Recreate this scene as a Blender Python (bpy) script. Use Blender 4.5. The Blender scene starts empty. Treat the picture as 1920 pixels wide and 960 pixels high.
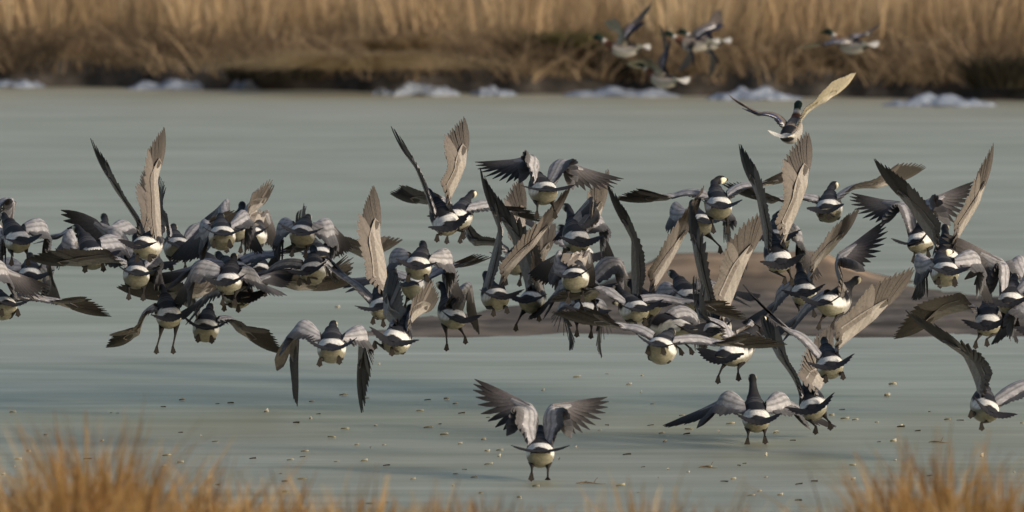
import bpy, math, random
import numpy as np
from mathutils import Vector, Matrix, noise

random.seed(7)
rng = np.random.default_rng(7)
R = math.radians
sc = bpy.context.scene
col = sc.collection

# ------------------------------------------------------------------ camera
FPX = 1920 * 400 / 36.0            # focal length in photo pixels
CAM_H = 4.27
PITCH = math.atan(961 / FPX)
cam_d = bpy.data.cameras.new('camera')
cam = bpy.data.objects.new('camera', cam_d)
col.objects.link(cam)
cam.location = (0, 0, CAM_H)
cam.rotation_euler = (R(90) - PITCH, 0, 0)
cam_d.sensor_width = 36
cam_d.lens = 400
cam_d.clip_start = 0.5
cam_d.clip_end = 6000
cam_d.dof.use_dof = True
cam_d.dof.focus_distance = 70.5
cam_d.dof.aperture_fstop = 4.6
cam_d.dof.aperture_blades = 9
sc.camera = cam
sc.render.resolution_x, sc.render.resolution_y = 1024, 512

# ------------------------------------------------------------------ sky, sun, exposure
SUN_EL, SUN_AZ = R(17), R(128)      # azimuth measured clockwise from +Y (the viewing direction)
w = bpy.data.worlds.new('World')
sc.world = w
w.use_nodes = True
nt = w.node_tree
nt.nodes.clear()
sky = nt.nodes.new('ShaderNodeTexSky')
sky.sky_type = 'NISHITA'
sky.sun_disc = False
sky.sun_elevation = SUN_EL
sky.sun_rotation = SUN_AZ
sky.dust_density = 3.5
sky.ozone_density = 0.6
bg = nt.nodes.new('ShaderNodeBackground')
bg.inputs['Strength'].default_value = 0.115
wo = nt.nodes.new('ShaderNodeOutputWorld')
nt.links.new(sky.outputs[0], bg.inputs[0])
nt.links.new(bg.outputs[0], wo.inputs[0])
sun_d = bpy.data.lights.new('sun', 'SUN')
sun_d.energy = 3.0
sun_d.angle = R(8)      # a low sun through winter haze
sun_d.color = (1.0, 0.91, 0.79)
sun = bpy.data.objects.new('sun', sun_d)
col.objects.link(sun)
sv = Vector((math.sin(SUN_AZ) * math.cos(SUN_EL), math.cos(SUN_AZ) * math.cos(SUN_EL), math.sin(SUN_EL)))
sun.rotation_euler = sv.to_track_quat('Z', 'Y').to_euler()
sun.location = (60, 0, 60)
sc.view_settings.view_transform = 'Standard'
sc.view_settings.look = 'None'
sc.view_settings.gamma = 1
sc.view_settings.use_curve_mapping = False
sc.view_settings.exposure = 0.2

# ------------------------------------------------------------------ helpers
CAM = Vector((0, 0, CAM_H))
FWD = Vector((0, math.cos(PITCH), -math.sin(PITCH)))
UP = Vector((0, math.sin(PITCH), math.cos(PITCH)))
RT = Vector((1, 0, 0))


def at(px, py, d):
    """photo pixel + distance -> point in the place"""
    d = float(d); px = float(px); py = float(py)
    return CAM + d * (FWD + RT * ((px - 960) / FPX) + UP * ((480 - py) / FPX))


def on_ice(px, py, z=0.0):
    r = FWD + RT * ((px - 960) / FPX) + UP * ((480 - py) / FPX)
    return CAM + r * ((z - CAM_H) / r.z)


def tag(o, label=None, cat=None, group=None, kind=None):
    if label: o['label'] = label
    if cat: o['category'] = cat
    if group: o['group'] = group
    if kind: o['kind'] = kind
    return o


class MB:
    """collects vertices, faces and point colours, then links ONE mesh object"""
    def __init__(self):
        self.v, self.f, self.c = [], [], []

    def grid(self, rows, cols_, closed=False):
        """rows: list of lists of points; cols_: same shape of colours"""
        b = len(self.v)
        n = len(rows[0])
        for r_, c_ in zip(rows, cols_):
            self.v.extend(tuple(p) for p in r_)
            self.c.extend(c_)
        m = n if closed else n - 1
        for i in range(len(rows) - 1):
            for j in range(m):
                a = b + i * n + j
                q = b + i * n + (j + 1) % n
                self.f.append((a, q, q + n, a + n))
        return b

    def cap(self, start, n, rev=False):
        idx = list(range(start, start + n))
        self.f.append(tuple(idx[::-1] if rev else idx))

    def build(self, name, mat, parent=None, smooth=True):
        me = bpy.data.meshes.new(name)
        me.from_pydata(self.v, [], self.f)
        if self.c:
            a = me.color_attributes.new('col', 'FLOAT_COLOR', 'POINT')
            arr = np.ones((len(self.v), 4), dtype=np.float32)
            arr[:, :3] = np.array(self.c, dtype=np.float32)
            a.data.foreach_set('color', arr.ravel())
        if smooth:
            me.polygons.foreach_set('use_smooth', [True] * len(me.polygons))
        me.materials.append(mat)
        me.update()
        o = bpy.data.objects.new(name, me)
        col.objects.link(o)
        if parent: o.parent = parent
        return o


def mat_attr(name, rough=0.75, spec=0.25, mott=0.25, scale=60, bump=0.0, stretch=(1, 1, 1), transl=0.0):
    m = bpy.data.materials.new(name)
    m.use_nodes = True
    t = m.node_tree
    b = t.nodes['Principled BSDF']
    b.inputs['Roughness'].default_value = rough
    b.inputs['Specular IOR Level'].default_value = spec
    at_ = t.nodes.new('ShaderNodeAttribute'); at_.attribute_name = 'col'
    tc = t.nodes.new('ShaderNodeTexCoord')
    mp = t.nodes.new('ShaderNodeMapping'); mp.inputs['Scale'].default_value = stretch
    nz = t.nodes.new('ShaderNodeTexNoise')
    nz.inputs['Scale'].default_value = scale
    nz.inputs['Detail'].default_value = 4
    mr = t.nodes.new('ShaderNodeMapRange')
    mr.inputs['From Min'].default_value = 0.3; mr.inputs['From Max'].default_value = 0.7
    mr.inputs['To Min'].default_value = 1 - mott; mr.inputs['To Max'].default_value = 1 + mott
    mx = t.nodes.new('ShaderNodeMix'); mx.data_type = 'RGBA'; mx.blend_type = 'MULTIPLY'
    mx.inputs[0].default_value = 1
    L = t.links.new
    L(tc.outputs['Object'], mp.inputs[0]); L(mp.outputs[0], nz.inputs['Vector'])
    L(nz.outputs['Fac'], mr.inputs[0])
    L(at_.outputs['Color'], mx.inputs[6]); L(mr.outputs[0], mx.inputs[7])
    L(mx.outputs[2], b.inputs['Base Color'])
    if bump:
        bp = t.nodes.new('ShaderNodeBump'); bp.inputs['Strength'].default_value = bump
        bp.inputs['Distance'].default_value = 0.01
        L(nz.outputs['Fac'], bp.inputs['Height']); L(bp.outputs[0], b.inputs['Normal'])
    if transl:
        tr = t.nodes.new('ShaderNodeBsdfTranslucent')
        L(mx.outputs[2], tr.inputs[0])
        ms = t.nodes.new('ShaderNodeMixShader'); ms.inputs[0].default_value = transl
        L(b.outputs[0], ms.inputs[1]); L(tr.outputs[0], ms.inputs[2])
        L(ms.outputs[0], t.nodes['Material Output'].inputs[0])
    return m


PLUME = mat_attr('plumage', 0.7, 0.2, 0.16, 70, 0.15)
BLADE = mat_attr('dry_blades', 0.8, 0.15, 0.2, 3, transl=0.45)
EARTH = mat_attr('dark_earth', 0.9, 0.1, 0.45, 4, 0.5)
SNOW = mat_attr('snow', 0.6, 0.3, 0.12, 9, 0.3)
LEAFM = mat_attr('leaf_litter', 0.7, 0.2, 0.3, 120)


def ice_material():
    m = bpy.data.materials.new('lake_ice')
    m.use_nodes = True
    t = m.node_tree; L = t.links.new
    b = t.nodes['Principled BSDF']
    b.inputs['Specular IOR Level'].default_value = 0.25
    tc = t.nodes.new('ShaderNodeTexCoord')

    def nz(scale, stretch, detail=4, dist=0.0):
        mp = t.nodes.new('ShaderNodeMapping'); mp.inputs['Scale'].default_value = stretch
        n = t.nodes.new('ShaderNodeTexNoise'); n.inputs['Scale'].default_value = scale
        n.inputs['Detail'].default_value = detail; n.inputs['Distortion'].default_value = dist
        L(tc.outputs['Object'], mp.inputs[0]); L(mp.outputs[0], n.inputs['Vector'])
        return n.outputs['Fac']

    def ramp(fac, stops):
        r = t.nodes.new('ShaderNodeValToRGB')
        e = r.color_ramp.elements
        while len(e) < len(stops): e.new(0.5)
        for i, (p, c) in enumerate(stops):
            e[i].position = p; e[i].color = (*c, 1)
        L(fac, r.inputs[0])
        return r.outputs[0]

    def mix(f, a, c, mode='MIX'):
        x = t.nodes.new('ShaderNodeMix'); x.data_type = 'RGBA'; x.blend_type = mode
        if isinstance(f, float): x.inputs[0].default_value = f
        else: L(f, x.inputs[0])
        L(a, x.inputs[6]); L(c, x.inputs[7])
        return x.outputs[2]
    big = ramp(nz(0.16, (0.55, 1, 1), 3, 0.6), [(0.35, (.345, .345, .27)), (0.5, (.37, .365, .295)), (0.68, (.41, .395, .345))])
    mid = ramp(nz(0.8, (0.42, 1.0, 1), 5, 0.8), [(0.3, (.86, .88, .84)), (0.5, (1, 1, 1)), (0.72, (1.13, 1.12, 1.13))])
    fine = ramp(nz(3.2, (0.3, 1, 1), 4, 0.5), [(0.3, (.93, .93, .92)), (0.7, (1.06, 1.06, 1.07))])
    streak = ramp(nz(0.62, (0.22, 1.4, 1), 2, 0.3), [(0.66, (0, 0, 0)), (0.73, (1, 1, 1))])
    lines = ramp(nz(1.5, (0.07, 1, 1), 3, 0.25), [(0.32, (.9, .91, .89)), (0.45, (1, 1, 1)), (0.6, (1, 1, 1)), (0.72, (1.14, 1.14, 1.15))])
    base = mix(1.0, mix(1.0, mix(1.0, big, mid, 'MULTIPLY'), fine, 'MULTIPLY'), lines, 'MULTIPLY')
    frost = t.nodes.new('ShaderNodeRGB'); frost.outputs[0].default_value = (.52, .51, .48, 1)
    fm = t.nodes.new('ShaderNodeMath'); fm.operation = 'MULTIPLY'; fm.inputs[1].default_value = 0.6
    L(streak, fm.inputs[0])
    base = mix(fm.outputs[0], base, frost.outputs[0])
    # a lilac-grey sheet of frosted wet ice in front of the mud bar
    geo = t.nodes.new('ShaderNodeSeparateXYZ'); L(tc.outputs['Object'], geo.inputs[0])
    wob = t.nodes.new('ShaderNodeMath'); wob.operation = 'MULTIPLY_ADD'
    L(nz(0.35, (0.5, 1, 1), 3), wob.inputs[0]); wob.inputs[1].default_value = 9.0
    L(geo.outputs['Y'], wob.inputs[2])
    band = t.nodes.new('ShaderNodeValToRGB')
    mr = t.nodes.new('ShaderNodeMapRange'); mr.inputs['From Min'].default_value = 78; mr.inputs['From Max'].default_value = 92
    L(wob.outputs[0], mr.inputs[0]); L(mr.outputs[0], band.inputs[0])
    e = band.color_ramp.elements
    e[0].position = 0.30; e[0].color = (0, 0, 0, 1)
    e[1].position = 0.36; e[1].color = (1, 1, 1, 1)
    e2 = e.new(0.62); e2.color = (1, 1, 1, 1)
    e3 = e.new(0.75); e3.color = (0, 0, 0, 1)
    wet = t.nodes.new('ShaderNodeRGB'); wet.outputs[0].default_value = (.43, .395, .375, 1)
    bm = t.nodes.new('ShaderNodeMath'); bm.operation = 'MULTIPLY'; bm.inputs[1].default_value = 0.75
    L(band.outputs[0], bm.inputs[0])
    base = mix(bm.outputs[0], base, wet.outputs[0])
    L(base, b.inputs['Base Color'])
    rr = t.nodes.new('ShaderNodeMapRange')
    rr.inputs['To Min'].default_value = 0.38; rr.inputs['To Max'].default_value = 0.6
    L(nz(0.8, (0.4, 1, 1), 3), rr.inputs[0]); L(rr.outputs[0], b.inputs['Roughness'])
    film = t.nodes.new('ShaderNodeBsdfGlossy'); film.inputs['Roughness'].default_value = 0.42
    film.inputs['Color'].default_value = (.69, .685, .555, 1)
    ms = t.nodes.new('ShaderNodeMixShader'); ms.inputs[0].default_value = 0.78
    L(b.outputs[0], ms.inputs[1]); L(film.outputs[0], ms.inputs[2]); L(ms.outputs[0], t.nodes['Material Output'].inputs[0])
    fx = mix(1.0, mix(1.0, mid, fine, 'MULTIPLY'), lines, 'MULTIPLY'); tint = t.nodes.new('ShaderNodeRGB'); tint.outputs[0].default_value = (.69, .685, .555, 1)
    L(mix(1.0, tint.outputs[0], fx, 'MULTIPLY'), film.inputs['Color'])
    bp = t.nodes.new('ShaderNodeBump'); bp.inputs['Strength'].default_value = 0.12; bp.inputs['Distance'].default_value = 0.02
    L(nz(5, (0.4, 1, 1), 4), bp.inputs['Height']); L(bp.outputs[0], b.inputs['Normal'])
    return m


ICE = ice_material()

# ------------------------------------------------------------------ the setting
def shore_y(x):
    """distance of the far waterline at x"""
    return 139.0 - 0.45 * x + 0.55 * noise.noise((x * 0.8, 0.3, 1.7)) + 0.25 * noise.noise((x * 3.1, 4.3, 1.7))


me = MB()
me.v = [(-900, -40, 0), (900, -40, 0), (900, 420, 0), (-900, 420, 0)]
me.f = [(0, 1, 2, 3)]
tag(me.build('ice', ICE, smooth=False), kind='structure')

# ground that carries everything to the horizon, lying below the ice sheet
me = MB()
me.v = [(-5000, -600, -.6), (5000, -600, -.6), (5000, 5500, -.6), (-5000, 5500, -.6)]
me.f = [(0, 1, 2, 3)]
me.c = [(.16, .11, .06)] * 4
tag(me.build('ground', EARTH, smooth=False), kind='structure')

# far bank: an undercut lip of black soil, then rough level ground
xs = np.concatenate([np.linspace(-400, -16, 40), np.linspace(-15, 15, 260), np.linspace(16, 400, 40)])
prof = [(-0.35, -.1), (0.0, .02), (0.07, .10), (0.16, .17), (0.3, .23), (0.55, .30), (1.0, .38), (2, .42), (4, .44), (10, .5), (40, .8), (200, 1.2), (900, 2)]
rows, cs = [], []
for (dy, z) in prof:
    r_, c_ = [], []
    for x in xs:
        n1 = noise.noise((x * 1.9, dy * 2, 5.1)); n2 = noise.noise((x * 0.5, dy, 9.1))
        up_ = min(1, max(0, dy + .35) * 2)
        r_.append((x, shore_y(x) + dy + 0.22 * n1 * up_, z * (1 + .45 * n2) + .06 * n1 * up_))
        k = .5 + .5 * n1
        c_.append((.04 + .03 * k, .036 + .026 * k, .034 + .02 * k) if dy < .4 else (.22 + .12 * k, .16 + .09 * k, .095 + .05 * k))
    rows.append(r_); cs.append(c_)
me = MB(); me.grid(rows, cs)
tag(me.build('far_bank', EARTH), kind='structure')

# mud bar half way out
MUDM = mat_attr('wet_mud', 0.85, 0.08, 0.5, 1.3, 0.8, (0.35, 1, 1))
rows, cs = [], []
mx0, mx1 = -1.9, 6.4
for i in range(200):
    u = i / 199
    x = mx0 + (mx1 - mx0) * u
    r_, c_ = [], []
    for j in range(76):
        v = j / 75
        yy = 80.6 + 12.6 * v
        left = float(np.interp(v, [0, .12, .34, .5, .75, 1], [.6, -1.2, -.7, .2, .7, 1.4])) + .5 * noise.noise((yy * .8, 2, 1))
        right = float(np.interp(v, [0, .15, .4, .6, .8, 1], [2.2, 5.6, 5.2, 3.6, 3.0, 2.0])) + .5 * noise.noise((yy * .8, 7, 1))
        low = .10 + .05 * noise.noise((x * .9, 4, 4))
        e = min((x - left) / .5, (right - x) / .7, (v - low) / .05, (.97 - v) / .06)
        e = max(-1, min(1, e))
        ridge = math.exp(-((v - .74 - .05 * noise.noise((x * .6, 1, 1))) / .15) ** 2) * .22 * max(0, min(1, (x - .2) * 1.2, (3.3 - x) * 1.2))
        nn = noise.noise((x * 1.1, yy * .45, 3)) * .03 + noise.noise((x * 3.2, yy * 1.1, 3)) * .018 + noise.noise((x * 9, yy * 3, 3)) * .012
        z = (.03 + ridge) * max(0, e) + nn * (.35 + .65 * max(0, e)) - .05 * max(0, -e) - .004
        r_.append((x, yy, z))
        q = min(1, ridge * 6)
        k = .85 + .45 * noise.noise((x * 1.5, yy * .8, 8))
        c_.append((k * (.14 + .12 * q), k * (.12 + .075 * q), k * (.105 + .035 * q)))
    rows.append(r_); cs.append(c_)
me = MB(); me.grid(rows, cs)
tag(me.build('mud_bar', MUDM), kind='structure')

# near bank: the dyke the photographer stands on
rows, cs = [], []
NB = [(-30, 2.6), (0, 2.6), (20, 2.05), (30, 1.62), (38, 1.32), (42, 1.16), (45, .92), (48, .62), (52, .2), (55, -.15)]
def nbz(y):
    for (a, za), (b_, zb) in zip(NB, NB[1:]):
        if a <= y <= b_: return za + (zb - za) * (y - a) / (b_ - a)
    return -.2
xs2 = np.concatenate([np.linspace(-300, -4, 20), np.linspace(-3.5, 3.5, 40), np.linspace(4, 300, 20)])
for y in list(np.linspace(-30, 24, 12)) + list(np.linspace(25, 55, 40)):
    r_, c_ = [], []
    for x in xs2:
        n1 = noise.noise((x * 2.3, y * 1.3, .5))
        r_.append((x, y, nbz(y) + .05 * n1)); c_.append((.13 + .05 * n1, .085 + .03 * n1, .04 + .01 * n1))
    rows.append(r_); cs.append(c_)
me = MB(); me.grid(rows, cs)
tag(me.build('near_bank', EARTH), kind='structure')


# ------------------------------------------------------------------ blades (reeds and grasses)
def blades(name, base, h, width, lean, bend, colr, tipc, mat=BLADE, segs=4, plume=None, parent=None):
    """base (n,3), h (n,), width (n,), lean (n,2) horizontal lean per metre, bend (n,) droop; ONE mesh"""
    n = len(base)
    t = np.linspace(0, 1, segs + 1)
    ang = rng.uniform(-.7, .7, n)
    side = np.stack([np.cos(ang), np.sin(ang), np.zeros(n)], 1)
    V = np.zeros((n, segs + 1, 2, 3)); C = np.zeros((n, segs + 1, 2, 4), dtype=np.float32); C[..., 3] = 1
    for i, k in enumerate(t):
        p = base.copy()
        off = (k + bend * k ** 2.2)[:, None] * lean * h[:, None]
        p[:, 0] += off[:, 0]; p[:, 1] += off[:, 1]
        p[:, 2] += h * (k - 0.35 * bend * k ** 2.5)
        wd = width * (1 - .82 * k ** 1.5) / 2
        V[:, i, 0] = p - side * wd[:, None]
        V[:, i, 1] = p + side * wd[:, None]
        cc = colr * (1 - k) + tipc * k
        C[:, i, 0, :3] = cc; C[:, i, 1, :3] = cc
    per = (segs + 1) * 2
    b0 = (np.arange(n) * per)[:, None]
    q = np.array([[2 * i, 2 * i + 1, 2 * i + 3, 2 * i + 2] for i in range(segs)])
    F = (b0[:, :, None] + q[None]).reshape(-1, 4)
    V = V.reshape(-1, 3); C = C.reshape(-1, 4)
    m = bpy.data.meshes.new(name)
    m.vertices.add(len(V)); m.vertices.foreach_set('co', V.ravel())
    m.loops.add(F.size); m.loops.foreach_set('vertex_index', F.ravel().astype(np.int32))
    m.polygons.add(len(F)); m.polygons.foreach_set('loop_start', np.arange(0, F.size, 4, dtype=np.int32))
    a = m.color_attributes.new('col', 'FLOAT_COLOR', 'POINT'); a.data.foreach_set('color', C.ravel())
    m.materials.append(mat); m.update(); m.validate()
    o = bpy.data.objects.new(name, m); col.objects.link(o)
    if parent: o.parent = parent
    return o


def pal(n, stops, noise_arr=None):
    stops = np.array(stops)
    k = rng.uniform(0, 1, n) if noise_arr is None else np.clip(noise_arr, 0, .9999)
    f = k * (len(stops) - 1); i = f.astype(int); fr = (f - i)[:, None]
    return stops[i] * (1 - fr) + stops[np.minimum(i + 1, len(stops) - 1)] * fr


def nfield(x, y, s, z=0):
    return np.array([noise.noise((float(a) * s, float(b_) * s, z)) for a, b_ in zip(x, y)])


# tall dry reeds in the rear, with drifts of tone
n = 10000
x = rng.uniform(-15, 15, n); dy = 1.1 + 9 * rng.uniform(0, 1, n) ** 1.6
y = np.array([shore_y(a) for a in x]) + dy
tone = .5 + .8 * nfield(x, y, .75, 2) + rng.normal(0, .16, n)
c = pal(n, [(.32, .24, .155), (.54, .395, .245), (.66, .49, .295), (.72, .58, .39)], tone)
gz = .42 + .04 * dy
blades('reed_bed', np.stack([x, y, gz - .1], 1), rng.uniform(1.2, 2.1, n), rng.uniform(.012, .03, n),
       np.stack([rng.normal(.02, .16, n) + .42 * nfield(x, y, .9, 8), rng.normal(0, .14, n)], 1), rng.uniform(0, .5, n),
       c * .7, c * 1.1, segs=4)  # blade feet darker: shade at the base painted into the colour
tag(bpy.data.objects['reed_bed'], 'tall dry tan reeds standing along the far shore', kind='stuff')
# matted sedge along the lip, leaning and hanging over the black bank
n = 17000
x = rng.uniform(-15, 15, n); dy = rng.uniform(.03, 2.4, n)
keep = nfield(x, dy * 0, .9, 4) + rng.normal(0, .2, n) > -.15 - .25 * (dy > .6)
x, dy = x[keep], dy[keep]; n = len(x)
y = np.array([shore_y(a) for a in x]) + dy
tone = .42 + .7 * nfield(x, y, .9, 6) + rng.normal(0, .2, n)
c = pal(n, [(.10, .078, .058), (.27, .20, .13), (.48, .355, .23), (.6, .46, .31)], tone)
blades('lip_sedge', np.stack([x, y, .12 + .28 * np.minimum(dy, .5) + .03 * np.minimum(dy, 2)], 1), rng.uniform(.25, .8, n), rng.uniform(.014, .034, n),
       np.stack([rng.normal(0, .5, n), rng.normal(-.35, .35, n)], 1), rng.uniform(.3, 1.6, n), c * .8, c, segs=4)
tag(bpy.data.objects['lip_sedge'], 'matted brown sedge hanging over the dark far bank', kind='stuff')


def clump(name, px, py, d, nblade, spread, hh, stops, label, cat, droop=(.8, 1.8), leany=-.3, sp_lean=.8):
    p = at(px, py, d)
    a = rng.uniform(0, 2 * math.pi, nblade); r_ = spread * np.sqrt(rng.uniform(0, 1, nblade))
    bx, by = np.cos(a) * r_, np.sin(a) * r_ * .5
    c = pal(nblade, stops)
    o = blades(name, np.stack([bx, by, np.zeros(nblade)], 1), rng.uniform(*hh, nblade), rng.uniform(.01, .024, nblade),
               np.stack([bx / spread * sp_lean + rng.normal(0, .2, nblade), rng.normal(leany, .3, nblade)], 1),
               rng.uniform(*droop, nblade), c * .7, c)
    o.location = p
    return tag(o, label, cat)


clump('sedge_tussock', 664, 132, 138.7, 1500, .36, (.22, .55), [(.3, .22, .13), (.52, .40, .24), (.62, .5, .32)],
      'pale straw sedge tussock drooping over the dark far bank left of the centre', 'grass tussock', (1.2, 2.8), -.6, 1.3)
clump('sedge_tussock', 745, 95, 139.6, 500, .3, (.2, .42), [(.3, .21, .12), (.46, .34, .2), (.55, .43, .27)],
      'rounded tan sedge tussock just right of the pale drooping one', 'grass tussock', (1., 2.2), -.4, 1.1)
clump('green_sedge', 1085, 88, 139.6, 700, .42, (.12, .38), [(.13, .13, .055), (.22, .21, .09), (.28, .26, .12)],
      'olive green patch of sedge among the dry reeds behind the ducks', 'grass tussock')
clump('dark_shrub', 1880, 165, 136.2, 900, .36, (.2, .5), [(.02, .019, .016), (.04, .036, .026), (.07, .058, .035)],
      'low dark shrub on the far bank at the right edge', 'shrub', (.1, .7), 0, .5)
clump('dark_shrub', 1240, 145, 139.0, 700, .5, (.1, .3), [(.02, .019, .016), (.035, .03, .022), (.06, .05, .03)],
      'dark tangle of stems on the bank beneath the flying ducks', 'shrub', (.1, .7), 0, .5)
clump('dark_shrub', 1560, 135, 138.4, 700, .55, (.14, .4), [(.022, .02, .016), (.04, .033, .024), (.08, .06, .035)],
      'dark tangle of stems on the bank behind the nearest drake', 'shrub', (.1, .7), 0, .5)
clump('dark_shrub', 515, 150, 140.0, 700, .55, (.12, .34), [(.02, .019, .016), (.035, .03, .022), (.06, .05, .03)],
      'dark tangle of stems on the bank left of the pale tussock', 'shrub', (.1, .7), 0, .5)


def snow_patch(px0, px1, py_top, py_bot, label, seed):
    p = on_ice((px0 + px1) / 2, py_bot)
    p.y = min(p.y, shore_y(p.x) + .12)
    s_ = FPX / p.y
    hw = (px1 - px0) / 2 / s_ * 1.12; hh = (py_bot - py_top) / s_
    rows, cs = [], []
    for i in range(49):
        u = -1 + i / 24
        r_, c_ = [], []
        for j in range(17):
            v = -1 + j / 8
            q = max(0, 1 - u * u - v * v * .8)
            nn = noise.noise((u * 3 + seed, v * 2, seed)); n2 = noise.noise((u * 8 + seed, v * 6, seed * 2))
            r_.append((u * hw, v * .4 + .08 * n2, hh * .85 * (q ** .7) * (.55 + .55 * nn + .22 * n2) - .02))
            c_.append((.22 + .10 * n2, .255 + .10 * n2, .32 + .10 * n2))
        rows.append(r_); cs.append(c_)
    m = MB(); m.grid(rows, cs)
    o = m.build('snow_patch', SNOW); o.location = p
    return tag(o, label, 'snow patch', 'snow along the far waterline')


for i, a in enumerate([(-60, 82, 128, 163, 'snow patch on the far waterline at the left edge'),
                       (236, 412, 134, 167, 'long low snow patch on the far waterline, second from the left'),
                       (430, 505, 126, 160, 'small faint snow patch left of the dark tangle of stems'),
                       (700, 862, 138, 178, 'largest bright snow patch, right of the pale drooping tussock'),
                       (880, 968, 150, 178, 'small snow patch right of the largest bright one'),
                       (1060, 1275, 150, 180, 'long snow patch under the lowest flying duck'),
                       (1330, 1500, 148, 186, 'snow patch behind the nearest flying drake'),
                       (1660, 1860, 158, 198, 'bluish snow patch below the dark shrub at the right')]):
    snow_patch(*a, i * 3.7 + 1)

# ------------------------------------------------------------------ near grass (out of focus)
def tuft(px, top, wpx, nb, d=46.5, dark=0.0, lean=0.0):
    """blades whose tips reach about photo row `top`"""
    c0 = at(px, 960, d)
    hw = wpx / 2 * d / FPX
    t_ = np.clip(rng.normal(0, .45, nb), -1.2, 1.2)
    bx = c0.x + t_ * hw
    by = d + rng.uniform(-2.2, 2.2, nb)
    bz = np.array([nbz(q) for q in by]) - .02
    topz = np.array([at(px, top, q).z for q in by])
    hh = (topz - bz) * (1 - .55 * np.abs(t_) ** 1.3) * rng.uniform(.45, 1.08, nb)
    cc = pal(nb, [(.15, .08, .035), (.30, .165, .06), (.44, .27, .10), (.58, .44, .25)], rng.uniform(0, 1 - dark, nb))
    ln = np.stack([rng.normal(lean, .22, nb) + t_ * .2, rng.normal(0, .15, nb)], 1)
    return np.stack([bx, by, bz], 1), hh, rng.uniform(.005, .019, nb), ln, rng.uniform(0, .7, nb), cc


def grass_obj(name, tufts):
    parts = [tuft(a[0], a[1], a[2], int(a[3] * (1.1 if name == 'bank_grass' else .75)), *a[4:]) for a in tufts]
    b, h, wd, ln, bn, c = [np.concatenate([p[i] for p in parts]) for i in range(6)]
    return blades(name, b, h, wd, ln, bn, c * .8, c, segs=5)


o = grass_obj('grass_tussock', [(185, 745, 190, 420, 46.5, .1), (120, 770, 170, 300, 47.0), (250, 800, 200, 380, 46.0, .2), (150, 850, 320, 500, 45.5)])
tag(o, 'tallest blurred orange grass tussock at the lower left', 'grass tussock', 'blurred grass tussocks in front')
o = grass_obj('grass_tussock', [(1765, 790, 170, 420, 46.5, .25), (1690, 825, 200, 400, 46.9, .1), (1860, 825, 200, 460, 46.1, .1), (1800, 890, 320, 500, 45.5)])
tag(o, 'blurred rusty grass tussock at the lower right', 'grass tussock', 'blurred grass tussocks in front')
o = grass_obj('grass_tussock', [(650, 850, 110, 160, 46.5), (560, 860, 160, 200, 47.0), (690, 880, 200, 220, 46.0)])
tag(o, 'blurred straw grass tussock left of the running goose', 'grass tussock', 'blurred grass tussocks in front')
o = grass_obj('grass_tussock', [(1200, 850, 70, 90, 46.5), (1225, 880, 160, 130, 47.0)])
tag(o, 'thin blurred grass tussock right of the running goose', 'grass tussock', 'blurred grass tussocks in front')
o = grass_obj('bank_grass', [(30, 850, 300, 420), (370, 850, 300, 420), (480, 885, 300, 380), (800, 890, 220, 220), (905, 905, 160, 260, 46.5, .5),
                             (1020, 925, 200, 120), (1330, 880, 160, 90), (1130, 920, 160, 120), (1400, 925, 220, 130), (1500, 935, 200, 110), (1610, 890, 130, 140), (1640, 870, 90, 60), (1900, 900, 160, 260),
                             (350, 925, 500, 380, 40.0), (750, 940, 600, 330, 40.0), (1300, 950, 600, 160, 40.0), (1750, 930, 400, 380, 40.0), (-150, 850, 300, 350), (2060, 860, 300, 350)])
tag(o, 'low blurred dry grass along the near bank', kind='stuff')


# ------------------------------------------------------------------ birds
def lerp(a, b_, t): return a + (b_ - a) * t


def feather(mb, root, d, nrm, length, width, curl, dors, vent, edge=1.0, tipdark=1.0, point=.0, segs=5):
    """one closed thin feather: raised shaft on top, own underside"""
    d = d.normalized()
    sd = nrm.cross(d)
    if sd.length < 1e-4: sd = Vector((0, 0, 1)).cross(d)
    sd.normalize(); nn = d.cross(sd).normalized()
    if nn.dot(nrm) < 0: nn = -nn
    top, bot, ct, cb = [], [], [], []
    for i in range(segs + 1):
        k = i / segs
        wv = width * .5 * min(1, .5 + 1.4 * k) * (1 - .9 * max(0, (k - .55) / .45) ** (3.0 - point)) + .0008
        p = root + d * (length * k) + nn * (curl * k * k)
        e0, e1 = p - sd * wv, p + sd * wv
        top.append([e0, p + nn * .0028, e1]); bot.append([e0, p - nn * .0016, e1])
        f = lerp(1.0, tipdark, min(1, k * 1.45) ** .9)
        dd = tuple(q * f for q in dors); vv = tuple(q * lerp(1, .5 + .5 * tipdark, k) for q in vent)
        ct.append([tuple(q * edge for q in dd), dd, tuple(q * edge for q in dd)])
        cb.append([tuple(q * .85 for q in vv), vv, tuple(q * .95 for q in vv)])
    mb.grid(top, ct); mb.grid(bot, cb)


def tube(mb, pts, rad, cl, n=7):
    rows, cs = [], []
    for i, p in enumerate(pts):
        tg = (pts[min(i + 1, len(pts) - 1)] - pts[max(i - 1, 0)]).normalized()
        a = tg.cross(Vector((0, 1, .2))); a.normalize(); b_ = tg.cross(a)
        rows.append([p + (a * math.cos(6.2832 * j / n) + b_ * math.sin(6.2832 * j / n)) * rad[i] for j in range(n)])
        cs.append([cl] * n)
    mb.grid(rows, cs, True)


SPEC = {
    'goose': dict(arm=.30, hand=.40, chord=.215, scale=1.0,
                  pv=.58, prim=(.12, .11, .115), primtip=.14, sec=(.17, .168, .18), cov=(.36, .355, .375), vent=(.165, .146, .133), lining=(.285, .262, .243),
                  tail=(.02, .019, .022), leg=(.025, .022, .02)),
    'duck': dict(arm=.19, hand=.25, chord=.15, scale=.78,
                 prim=(.16, .13, .11), primtip=.7, sec=(.05, .055, .10), cov=(.17, .145, .125), vent=(.40, .36, .27), lining=(.46, .425, .35),
                 tail=(.5, .49, .46), leg=(.35, .12, .03)),
}


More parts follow.
